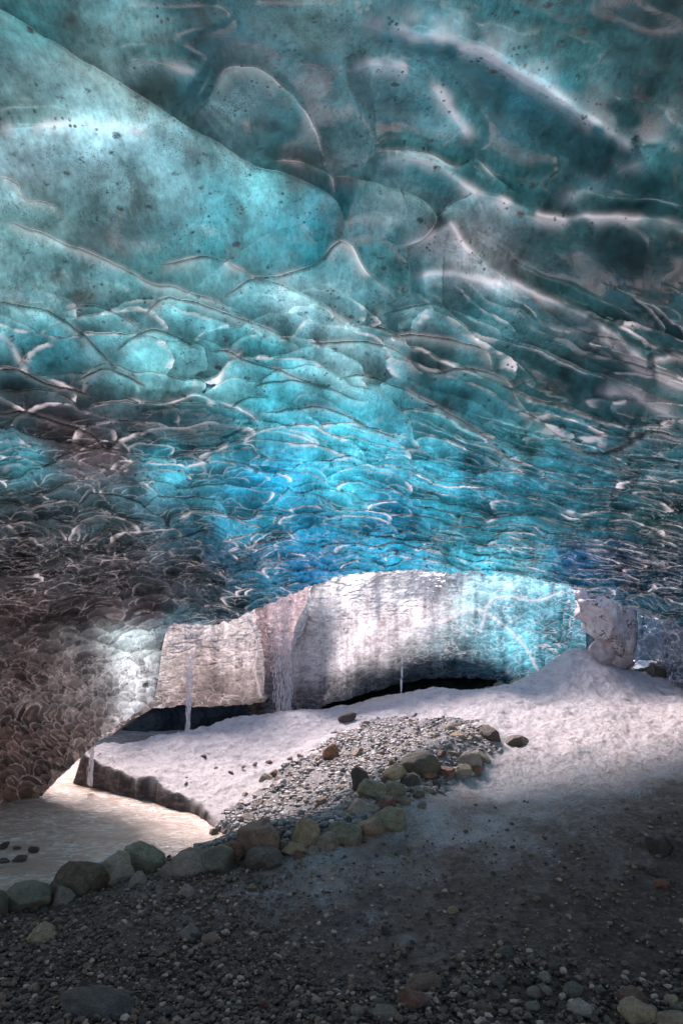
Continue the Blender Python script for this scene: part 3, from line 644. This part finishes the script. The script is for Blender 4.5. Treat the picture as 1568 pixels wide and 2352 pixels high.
# ================================================================== ROCKS
def rock_mat(name, c1, c2, c3, sc=1.0):
    t = NT(name); co = t.coord(kind='Object')
    oi = t.n('ShaderNodeObjectInfo'); ad = t.n('ShaderNodeVectorMath', operation='ADD'); t.l(co, ad.inputs[0])
    mu = t.n('ShaderNodeVectorMath', operation='SCALE'); t.l(oi.outputs['Location'], mu.inputs[0]); mu.inputs['Scale'].default_value = 3.7; t.l(mu.outputs[0], ad.inputs[1]); v = ad.outputs[0]
    n1 = t.noise(v, 2.2*sc, 6, .65, .6); n2 = t.noise(v, 16*sc, 5, .7)
    c1, c2, c3 = [(c[0]*1.6, c[1]*1.26, c[2]*1.02) for c in (c1, c2, c3)]
    col = t.ramp(n1, [(.32, c1), (.5, c2), (.68, c3)])
    col = t.mix(t.ramp(n2, [(.36, .75), (.52, 0)]), col, tuple(x*.45 for x in c1))
    col = t.mix(t.ramp(n2, [(.6, 0), (.75, .5)]), col, tuple(min(1, x*1.6) for x in c3))
    hs = t.n('ShaderNodeHueSaturation'); t.l(col, hs.inputs['Color']); t.l(t.ramp(oi.outputs['Random'], [(0, .62), (1, 1.35)]), hs.inputs['Value'])
    t.l(t.ramp(oi.outputs['Random'], [(0, .485), (1, .515)]), hs.inputs['Hue'])
    b = t.bump(n1, .6, .12); b = t.bump(n2, .8, .05, b)
    p = t.n('ShaderNodeBsdfPrincipled'); t.l(hs.outputs[0], p.inputs['Base Color']); t.l(b, p.inputs['Normal']); t.l(t.ramp(n2, [(.3, .42), (.7, .8)]), p.inputs['Roughness'])
    t.l(p.outputs[0], t.out.inputs[0]); return t.m
RM = {'grey': rock_mat('grey_stone', (.17, .15, .14), (.27, .24, .22), (.37, .33, .30)),
      'pale': rock_mat('pale_stone', (.28, .26, .26), (.42, .39, .385), (.55, .51, .50)),
      'green': rock_mat('greenish_stone', (.12, .12, .10), (.20, .20, .16), (.31, .295, .24)),
      'moss': rock_mat('mossy_stone', (.10, .09, .05), (.21, .185, .115), (.36, .32, .23), 2.2),
      'tan': rock_mat('tan_stone', (.22, .17, .13), (.36, .28, .215), (.47, .38, .30)),
      'rust': rock_mat('rust_stone', (.17, .085, .06), (.30, .165, .115), (.40, .26, .20)),
      'dark': rock_mat('dark_stone', (.055, .05, .05), (.10, .09, .088), (.17, .15, .145))}
def ico(sub):
    import bmesh
    bm = bmesh.new(); bmesh.ops.create_icosphere(bm, subdivisions=sub, radius=1)
    V = np.array([v.co[:] for v in bm.verts]); Fc = np.array([[v.index for v in f.verts] for f in bm.faces]); bm.free(); return V, Fc
ICO = {k: ico(k) for k in (1, 2, 4)}
def rock_shape(sub, round_, r, cuts=13):
    V, Fc = ICO[sub]; V = V.copy()
    for _ in range(cuts):
        n = r.normal(size=3); n /= np.linalg.norm(n); d = r.uniform(.50, .86) if not round_ else r.uniform(.66, .92)
        k = V @ n; over = np.maximum(k-d, 0); V -= (over*(.95 if not round_ else .88))[:, None]*n
    o = r.uniform(0, 50, 3)
    nz = fbm(V[:, 0]*1.6+o[0]+V[:, 2]*.7, V[:, 1]*1.6+o[1]-V[:, 2]*.9, 3, 141)
    V *= (1 + (.16 if not round_ else .10)*nz)[:, None]
    if sub >= 3:
        n2 = fbm(V[:, 0]*6+V[:, 2]*3+o[0], V[:, 1]*6-V[:, 2]*4+o[2], 3, 142); V *= (1 + .06*n2)[:, None]
    V -= (V.max(0)+V.min(0))/2; V /= (V.max(0)-V.min(0))/2
    return V, Fc
def mesh_from(name, V, Fc, mat, sm=True):
    me = bpy.data.meshes.new(name); V = V.astype(np.float32); n = Fc.shape[1]
    me.vertices.add(len(V)); me.vertices.foreach_set('co', V.ravel()); me.loops.add(Fc.size); me.loops.foreach_set('vertex_index', Fc.ravel().astype(np.int32))
    me.polygons.add(len(Fc)); me.polygons.foreach_set('loop_start', np.arange(0, Fc.size, n, dtype=np.int32)); me.update(calc_edges=True)
    me.polygons.foreach_set('use_smooth', np.full(len(Fc), sm)); me.materials.append(mat); return me
rr = np.random.default_rng(11)
PROTO = {}
for kind in RM:
    for rd in (0, 1):
        PROTO[kind, rd] = [mesh_from('stone', *rock_shape(4, rd, rr), RM[kind]) for _ in range(4)]
def hit(px, py):
    """where the sight line meets the ground"""
    Ys = np.linspace(2.6, 22, 900); P = pt(np.full(900, float(px)), np.full(900, float(py)), Ys)
    g = np.maximum(gz(P[:, 0], P[:, 1], False), WATER_Z)
    k = np.argmax(P[:, 2] < g) if (P[:, 2] < g).any() else 899
    return P[k], g[k]
def boulder(px, py, wd, ht, kind, rd, label, name='boulder', cat='boulder', sink=.28, depth=.9, tilt=None, dY=0, group=None, z=None):
    p, g = hit(px, py + ht*.42)
    if z is not None: p = wpt(np.array(float(px)), np.array(py+ht*.42), z); g = z
    Yd = p[1] + dY
    sc = Yd/F*1.03
    hw = wd*sc/2; hh = ht*sc/2*1.12
    me = random.choice(PROTO[kind, rd]); o = bpy.data.objects.new(name, me); COL.objects.link(o)
    c = pt(px, py, Yd + hw*depth*.5)
    o.location = (c[0], c[1], c[2])
    o.scale = (hw, hw*depth, hh)
    o.rotation_euler = (random.uniform(-.2, .2), random.uniform(-.18, .18) if tilt is None else tilt, random.choice([0, math.pi]) + random.uniform(-.35, .35))
    return tag(o, label, cat, group)
BR = [
 (-4,2085,44,66,'green',1,'greenish boulder cut off by the left edge of the photo at the river bank'),
 (62,2068,108,64,'green',1,'smooth olive brown boulder beside the small blue grey block near the left edge'),
 (140,2065,48,42,'grey',0,'small blue grey block wedged between the olive boulder and the mossy block'),
 (183,2024,124,82,'moss',0,'wide mossy yellow green block, largest in the boulder row'),
 (268,2003,92,74,'grey',0,'pale grey boulder with a flat slanted top, right of the mossy block'),
 (316,2028,40,38,'grey',0,'small grey stone at the foot of the pale flat topped boulder'),
 (330,1979,92,72,'green',1,'rounded green boulder with pale streaks rising above the row'),
 (397,2005,58,40,'grey',1,'low smooth grey stone between the green streaked boulder and the dark grey one'),
 (437,1990,90,62,'grey',1,'dark grey rounded boulder in the middle of the row by the water'),
 (497,1978,78,56,'green',1,'green tinged boulder just left of the big tan boulder'),
 (536,1958,56,42,'rust',1,'reddish brown stone half hidden behind the green tinged boulder'),
 (593,1935,98,84,'tan',0,'big tan boulder with an angular top, tallest of the row'),
 (606,1974,84,48,'dark',1,'dark reddish boulder lying in front of the big tan boulder'),
 (706,1918,72,62,'tan',0,'pointed tan boulder in the row right of the big tan boulder'),
 (680,1950,54,28,'tan',0,'low brown stone at the foot of the pointed tan boulder'),
 (748,1938,60,42,'grey',1,'grey rounded boulder right of the pointed tan one'),
 (792,1924,74,56,'green',1,'dark green boulder between the grey one and the brown one'),
 (846,1906,68,48,'tan',0,'brown angular boulder at the inner bend of the row'),
 (890,1888,84,54,'green',1,'brown green boulder standing over the gravel at the bend'),
 (886,1853,52,38,'rust',0,'rust red boulder behind the brown green one at the bend'),
 (830,1856,78,38,'pale',0,'flat pinkish grey slab left of the rust red boulder'),
 (858,1816,66,46,'green',0,'light green rough boulder above the pinkish slab'),
 (826,1792,44,52,'dark',0,'dark brown upright block at the left edge of the boulder heap'),
 (902,1818,56,40,'green',1,'dark green stone right of the light green rough boulder'),
 (910,1782,50,40,'tan',1,'tan boulder left of the large grey green one in the heap'),
 (962,1760,96,54,'green',1,'large grey green boulder with a rounded top in the heap'),
 (940,1796,44,32,'dark',1,'dark stone under the large grey green boulder'),
 (1018,1776,50,24,'rust',0,'low rust coloured slab right of the large grey green boulder'),
 (1079,1749,52,42,'pale',0,'light grey triangular boulder at the right end of the heap'),
 (1062,1775,44,34,'grey',1,'grey stone in front of the light grey triangular boulder'),
 (1124,1690,50,38,'dark',1,'dark squarish boulder on the top edge of the rubble'),
 (1182,1703,58,26,'dark',0,'dark flat stone lying alone on pale ice, rightmost of the rubble'),
 (1036,1678,32,26,'grey',1,'small rounded grey stone near the top of the rubble'),
 (1082,1697,42,26,'pale',0,'pale stone left of the dark squarish boulder'),
 (1050,1697,36,26,'tan',0,'tan grey stone beside the pale one at the rubble top'),
 (796,1652,38,30,'dark',0,'dark purple grey stone alone on the snowy crest'),
 (760,1730,36,36,'rust',1,'rounded orange brown stone standing out in the grey rubble'),
 (97,2154,66,48,'tan',0,'pinkish tan stone on the dark gravel near the left edge'),
 (430,2146,52,34,'pale',0,'pale cracked stone in the middle of the dark gravel'),
 (482,2160,48,24,'tan',0,'low tan stone just right of the pale cracked stone'),
 (425,2052,42,32,'pale',0,'whitish icy lump on gravel below the boulder row'),
 (228,2318,148,62,'dark',0,'large half buried dark stone at the bottom left'),
 (375,2186,58,18,'dark',0,'flat dark slab stone on the gravel below the pale cracked stone'),
 (278,2286,48,22,'grey',0,'small grey slab above the half buried dark stone'),
 (973,2260,76,36,'tan',1,'smooth tan flat cobble at the bottom centre'),
 (948,2304,72,40,'rust',0,'reddish cobble just below the smooth tan flat one'),
 (884,2330,56,36,'grey',0,'grey cobble at the bottom edge left of the reddish one'),
 (1335,2318,58,36,'pale',0,'pinkish white cobble at the bottom right'),
 (1459,2330,72,48,'tan',0,'tan squarish cobble right of the pinkish white one'),
 (1540,2348,90,34,'tan',1,'broad brown cobble cut off by the bottom right corner'),
 (1452,2296,56,34,'rust',1,'dull brown cobble behind the tan squarish one'),
 (885,2141,18,22,'dark',0,'small dark upright stone alone on bare ground'),
 (1157,2190,36,24,'dark',0,'small dark stone at the upper edge of the right hand gravel'),
 (1040,2091,24,16,'tan',0,'small brown stone alone on the bare slope'),
 (1518,1944,56,40,'dark',0,'dark brown boulder on the slope near the right edge'),
 (1562,1952,48,40,'dark',0,'dark boulder cut off by the right edge on the slope'),
 (1512,2000,46,24,'dark',1,'low dark stone below the two dark boulders at the right edge'),
 (1520,2030,34,16,'rust',0,'small reddish stone lowest of the stones at the right edge'),
]
for a in BR:
    nm = 'boulder' if a[2] >= 60 else 'stone'
    boulder(a[0], a[1], a[2], a[3], a[4], a[5], a[6], nm, nm)
# stones standing in the shallow stream, at the cave mouth
for px, py, wd, ht, lb in ((8,1944,24,14,'dark stone in the stream at the left edge, upper'),(40,1948,16,8,'tiny dark stone in the stream between two larger ones'),(78,1952,22,14,'dark stone in the stream farthest from the left edge'),(46,1975,30,14,'widest dark stone in the stream, below the others'),(8,1979,22,12,'dark stone in the stream at the left edge, lower')):
    boulder(px, py, wd, ht, 'dark', 0, lb, 'stone', 'stone', group='dark stones in the stream', z=WATER_Z)
for px, py, wd, ht in ((1192,1576,46,28),(1150,1584,36,26),(1122,1590,28,20),(1092,1596,20,12),(1215,1570,28,14),(1168,1592,24,14),(1072,1600,14,8)):
    p = pt(px, py, 16.9); o = bpy.data.objects.new('stone', random.choice(PROTO['grey', 1])); COL.objects.link(o)
    o.location = p; k = 16.9/F; o.scale = (wd*k/2, wd*k/2, ht*k/2*1.3); o.rotation_euler = (.1, .1, random.uniform(0, 6))
    tag(o, 'grey stone heaped in the dark hollow mouth behind the snow crest', 'stone', 'stones at the mouth of the hollow')

KW = dict(grey='grey', pale='pale grey', green='greenish', moss='mossy', tan='tan', rust='reddish brown', dark='dark')
def z_rub(px, py): return (' near the crest' if py < 1715 else ' halfway down' if py < 1800 else ' near the water') + (', on the left' if px < 700 else ', in the middle' if px < 900 else ', on the right')
def z_lr(px, py): return ' on the left' if px < 520 else ' in the middle' if px < 1040 else ' on the right'
def z_fg(px, py): return (' close to the boulder row' if py < 2160 else ' halfway to the bottom edge' if py < 2260 else ' near the bottom edge') + (', left side' if px < 300 else ', middle')
# rubble slope: individual stones
def rubble(n, poly_px, smin, smax, kinds, label, group, seed, sinkf=.25, rd=.15, name='stone', zones=None):
    r = np.random.default_rng(seed); random.seed(seed); poly = np.array(poly_px, float); c = 0
    placed = []
    tries = 0
    while c < n and tries < n*30:
        tries += 1
        px = r.uniform(poly[:, 0].min(), poly[:, 0].max()); py = r.uniform(poly[:, 1].min(), poly[:, 1].max())
        if not in_poly(np.array(px), np.array(py), poly): continue
        s = smin*(smax/smin)**(r.random()**1.7)
        if any((px-q[0])**2 + ((py-q[1])*1.6)**2 < (.40*(s+q[2]))**2 for q in placed): continue
        placed.append((px, py, s)); c += 1
        p, g = hit(px, py); k = p[1]/F
        kd = kinds[r.integers(len(kinds))]
        o = bpy.data.objects.new(name, random.choice(PROTO[kd, int(r.random() < rd)])); COL.objects.link(o)
        a = s*k/2; o.scale = (a, a*r.uniform(.65, 1.), a*r.uniform(.45, .8)); o.rotation_euler = (r.uniform(-.5, .5), r.uniform(-.5, .5), r.uniform(0, 6.28))
        o.location = (p[0], p[1], g + o.scale[2]*(.6-sinkf))
        zn = zones(px, py) if zones else ''
        shp = 'flat' if o.scale[2] < .56*a else 'broad' if o.scale[1] > .85*a else 'narrow'
        sz = 'tiny' if s < smin*1.25 else 'small' if s < smin*1.9 else 'larger'
        tag(o, ' '.join(f'{sz} {shp} {KW[kd]} {label}{zn}'.split()[:16]), 'stone', group)
RUBPX = [(480,1915),(540,1850),(620,1775),(720,1705),(830,1648),(900,1645),(1000,1668),(1110,1700),(1110,1740),(1040,1790),(960,1790),(850,1850),(780,1870),(690,1900),(620,1930),(540,1950)]
rubble(120, RUBPX, 15, 38, ['grey']*5 + ['pale']*3 + ['tan', 'dark', 'rust'], 'stone in the rubble slope', 'stones of the rubble slope', 3, zones=z_rub)
rubble(44, [(620,1965),(780,1890),(860,1800),(880,1690),(1110,1705),(1130,1770),(1000,1810),(960,1870),(900,1925),(700,1975)], 26, 48, ['green', 'tan', 'grey', 'grey', 'rust'], 'stone filling a gap of the boulder heap', 'stones between the boulders', 5, rd=.6, zones=lambda x, y: ' at its top' if y < 1760 else ' at its foot')
rubble(24, [(0,2110),(300,2060),(560,2010),(900,1930),(860,1960),(560,2050),(300,2120),(0,2200)], 14, 30, ['grey', 'grey', 'dark', 'green', 'tan'], 'stone at the foot of the boulder row', 'stones below the boulder row', 7, zones=z_lr)
rubble(40, [(700,2352),(900,2290),(1050,2225),(1180,2200),(1330,2230),(1480,2270),(1568,2300),(1568,2352)], 18, 48, ['grey', 'grey', 'dark', 'dark', 'tan', 'green'], 'cobble in the corner gravel', 'cobbles at the bottom right', 9, rd=.8, zones=lambda x, y: (' at the bottom edge' if y > 2310 else ' at the upper rim' if y < 2250 else ' in mid patch') + (', left part' if x < 1150 else ', right part'))
rubble(22, [(0,2352),(0,2130),(300,2080),(560,2060),(700,2150),(620,2352)], 12, 34, ['grey', 'dark', 'dark', 'tan', 'rust'], 'stone in the foreground gravel', 'stones in the foreground gravel', 13, zones=z_fg)
rubble(12, [(620,2200),(620,1990),(1000,1890),(1300,1850),(1568,1800),(1568,2250),(1200,2180)], 7, 16, ['grey', 'dark', 'pale', 'tan'], 'pebble on the bare dark slope', 'pebbles on the bare slope', 17, zones=z_lr)
rubble(12, [(430,1720),(600,1680),(720,1690),(560,1830),(470,1840),(400,1800)], 7, 22, ['dark', 'grey', 'grey'], 'stone on the pale snowy bank', 'stones on the snowy bank', 19, zones=lambda x, y: ' near the crest' if y < 1740 else ' near the water')

# gravel as stuff: thousands of small stones in one mesh
def gravel(name, n, sampler, smin, smax, mat, label, seed):
    r = np.random.default_rng(seed)
    shapes = [rock_shape(1, 0, r, 6)[0] for _ in range(24)]; Fc = ICO[1][1]; nv = len(shapes[0])
    x, y = sampler(r, n); z = gz(x, y); n = len(x)
    s = smin*(smax/smin)**(r.random(n)**2.2)
    S = np.array(shapes)[r.integers(0, 24, n)]*(s[:, None]*np.stack([np.ones(n), r.uniform(.6, 1, n), r.uniform(.4, .8, n)], 1))[:, None, :]
    a = r.uniform(0, 6.28, n); b = r.uniform(-.6, .6, n)
    ca, sa, cb, sb = np.cos(a)[:, None], np.sin(a)[:, None], np.cos(b)[:, None], np.sin(b)[:, None]
    X, Y, Z = S[..., 0], S[..., 1], S[..., 2]
    Y, Z = Y*cb - Z*sb, Y*sb + Z*cb; X, Y = X*ca - Y*sa, X*sa + Y*ca
    V = np.stack([X + x[:, None], Y + y[:, None], Z + z[:, None] + s[:, None]*.35 + .01], -1).reshape(-1, 3)
    Fa = (Fc[None] + (np.arange(n)*nv)[:, None, None]).reshape(-1, 3)
    me = mesh_from(name, V, Fa, mat, False)
    at = me.attributes.new('shade', 'FLOAT', 'POINT'); at.data.foreach_set('value', np.repeat(r.random(n), nv).astype(np.float32))
    o = bpy.data.objects.new(name, me); COL.objects.link(o); return tag(o, label, kind='stuff')
def gravel_mat(name, lo, mid, hi, warm):
    t = NT(name); at = t.attr('shade').outputs['Fac']; co = t.coord()
    col = t.ramp(at, [(0, lo), (.55, mid), (.85, warm), (.93, hi), (1, tuple(x*1.3 for x in hi))])
    n = t.noise(co, 60, 3); col = t.mix(.6, col, t.ramp(n, [(.3, .5), (.6, 1.2)]), 'MULTIPLY')
    p = t.n('ShaderNodeBsdfPrincipled'); t.l(col, p.inputs['Base Color']); p.inputs['Roughness'].default_value = .6
    t.l(t.bump(n, .5, .01), p.inputs['Normal']); t.l(p.outputs[0], t.out.inputs[0]); return t.m
def samp_fore(r, n):
    y = 2.6*np.exp(r.random(n*3)*math.log(8.2/2.6)); x = (r.random(n*3)*1.5-.75)*y
    d = fbm(x*.8, y*.8, 3, 151)
    left = smooth(x/y + .12*d, .12, -.18)
    rb = smooth(y + 1.0*d, 4.7, 4.0)*smooth(x/y, -.2, .0)
    den = np.maximum(np.maximum(left, rb), .22*smooth(y, 7.4, 6.0) + .03)
    k = (r.random(n*3) < den) & (shore_d(x, y) > .1); return x[k][:n], y[k][:n]
gravel('gravel', 36000, samp_fore, .005, .026, gravel_mat('dark_gravel', (.045, .024, .017), (.13, .076, .053), (.42, .28, .21), (.23, .12, .07)), 'fine dark gravel covering the foreground', 21)
def samp_rub(r, n):
    x = r.uniform(RUB[:, 0].min(), RUB[:, 0].max(), n*4); y = r.uniform(RUB[:, 1].min(), RUB[:, 1].max(), n*4)
    k = in_poly(x + .5*fbm(x*2, y*2, 4, 93), y + .8*fbm(x*2, y*2, 4, 94), RUB) & (r.random(n*4) < .5+.5*fbm(x*1.2, y*1.2, 2, 95)+.2) & (shore_d(x, y) > 0); return x[k][:n], y[k][:n]
gravel('gravel', 14000, samp_rub, .009, .055, gravel_mat('pale_gravel', (.14, .125, .125), (.27, .245, .245), (.5, .46, .46), (.33, .24, .2)), 'pale grey gravel of the rubble slope', 22)

# ================================================================== WATERFALLS
def drop_mat():
    t = NT('falling_meltwater')
    p = t.n('ShaderNodeBsdfPrincipled'); p.inputs['Base Color'].default_value = (.86, .80, .84, 1); p.inputs['Roughness'].default_value = .2
    t.l(p.outputs[0], t.out.inputs[0]); return t.m
MD = drop_mat()
def waterfall(px0, py0, px1, py1, w0, w1, Y, n, label, seed, size=.012, ln=.09):
    r = np.random.default_rng(seed); V0, Fc = ICO[1]
    t = r.random(n)**.9; lane = np.sin(r.integers(0, 9, n)*2.4 + 2.2*t); wd = w0*(1-t) + w1*t
    px = px0*(1-t) + px1*t + (lane*.8 + r.normal(size=n)*.25)*wd/2; py = py0*(1-t) + py1*t
    C = pt(px, py, Y + r.normal(size=n)*.08)
    s = size*r.uniform(.4, 1.1, n); L = ln*r.uniform(.15, 1, n)*(.5+t)
    V = V0[None]*np.stack([s, s, L], 1)[:, None] + C[:, None]
    Fa = (Fc[None] + (np.arange(n)*len(V0))[:, None, None]).reshape(-1, 3)
    o = bpy.data.objects.new('waterfall', mesh_from('waterfall', V.reshape(-1, 3), Fa, MD)); COL.objects.link(o)
    tag(o, label, 'waterfall', 'threads of meltwater falling from the ice')
waterfall(440,1432,430,1692,20,7,14.3,420,'sparkling thread of meltwater falling in front of the pale left ice wall', 31, .006, .10)
waterfall(645,1372,650,1645,50,36,16.2,1500,'wide curtain of droplets falling in the dark cleft', 32, .0055, .09)
waterfall(924,1490,921,1590,3,4,15.4,46,'very thin broken thread of drops falling from the big bulging wall', 33, .007, .12)
waterfall(214,1690,206,1798,10,12,11.4,170,'small waterfall dropping into the stream beside the scalloped left wall', 34, .006, .08)

# ================================================================== DEBRIS ICE HANGING AT THE RIGHT
def lump(name, px, py, wd, ht, Y, mat, label, cat, seed, dep=.6, tone=(.7, .62, .62)):
    r = np.random.default_rng(seed); V, Fc = rock_shape(4, 0, r, 12); k = Y/F
    V = V*np.array([wd*k/2, wd*k/2*dep, ht*k/2]); me = mesh_from(name, V, Fc, mat)
    a = me.attributes.new('tone', 'FLOAT_COLOR', 'POINT'); a.data.foreach_set('color', np.tile(np.array([*tone, 1.]), len(V)).astype(np.float32))
    o = bpy.data.objects.new(name, me); COL.objects.link(o); o.location = pt(px, py, Y); return tag(o, label, cat) if label else o
def debris_mat():
    t = NT('snow_with_grit'); co = t.coord(); g = t.ramp(t.noise(co, 22, 4, .8), [(.46, 0), (.54, 1)])
    m = t.ramp(t.noise(co, 3.2, 5, .7), [(.48, 0), (.58, 1)]); f = t.math('MULTIPLY', g, m)
    col = t.mix(f, t.ramp(t.noise(co, 5, 5), [(.35, (.62, .52, .52)), (.6, (.88, .80, .81))]), (.10, .075, .08))
    p = t.n('ShaderNodeBsdfPrincipled'); t.l(col, p.inputs['Base Color']); p.inputs['Roughness'].default_value = .6
    t.l(t.bump(t.noise(co, 8, 5), .8, .08), p.inputs['Normal']); t.l(p.outputs[0], t.out.inputs[0]); return t.m
MDb = debris_mat()
t_ = NT('packed_snow'); c_ = t_.noise(t_.coord(), 5, 5); p_ = t_.n('ShaderNodeBsdfPrincipled'); t_.l(t_.ramp(c_, [(.35, (.46, .36, .35)), (.65, (.74, .62, .61))]), p_.inputs['Base Color']); p_.inputs['Roughness'].default_value = .5; t_.l(t_.bump(c_, .8, .06), p_.inputs['Normal']); t_.l(p_.outputs[0], t_.out.inputs[0]); MSn = t_.m
eb = bpy.data.objects.new('snow_chunk', None); COL.objects.link(eb); eb.location = pt(1390, 1520, 14.9)
tag(eb, 'gritty pinkish white snow chunk stuffed with stones under the right ceiling', 'snow chunk')
for nm, px, py, wd, ht, sd_, mt in (('grit_mass', 1392, 1415, 124, 170, 1, MDb), ('grit_mass', 1358, 1372, 80, 90, 2, MDb), ('grit_mass', 1432, 1440, 60, 170, 3, MDb), ('snow_foot', 1386, 1492, 74, 90, 4, MSn), ('snow_foot', 1412, 1518, 62, 36, 6, MSn)):
    o = lump(nm, px, py, wd, ht, 14.6, mt, None, None, 40+sd_, dep=.7, tone=(.8, .62, .6))
    V = np.empty(len(o.data.vertices)*3, np.float32); o.data.vertices.foreach_get('co', V); V = V.reshape(-1, 3)
    V *= (1 + .45*fbm(V[:, 0]*3+V[:, 1]+sd_, V[:, 2]*3-V[:, 1], 4, 161) + .12*fbm(V[:, 0]*14, V[:, 2]*14+V[:, 1]*9, 3, 162))[:, None]; o.data.vertices.foreach_set('co', V.ravel()); o.data.update()
    o.location = o.location - eb.location; o.parent = eb
lump('ice_shard', 1478, 1527, 62, 24, 14.6, M_block, 'clear bluish ice shard lying on the crest of the snow mound', 'ice shard', 51, tone=(.42, .52, .56))
lump('boulder', 1520, 1580, 62, 110, 14.2, RM['dark'], 'black wet rock at the foot of the right ice wall behind the mound', 'boulder', 52)
# labels shared by look-alikes in one patch: count them from the left
from mathutils import Vector
by = {}
for o in bpy.data.objects:
    if 'label' in o and o.get('group') and o.get('category') == 'stone': by.setdefault((o['label'], o['group']), []).append(o)
ORD = ['leftmost', 'second', 'third', 'fourth', 'fifth', 'sixth', 'seventh', 'eighth', 'ninth', 'tenth']
for (lb, gp), os_ in by.items():
    if len(os_) > 1:
        os_.sort(key=lambda q: q.location.x/q.location.y); gpn = {}
        for k, o in enumerate(os_[:10]):
            o['label'] = ('leftmost ' if k == 0 else ORD[k] + ' from left, ') + ' '.join([w_ for w_ in lb.split() if w_ not in ('angular', 'a', 'the', 'of', 'tiny', 'broad')][:13])
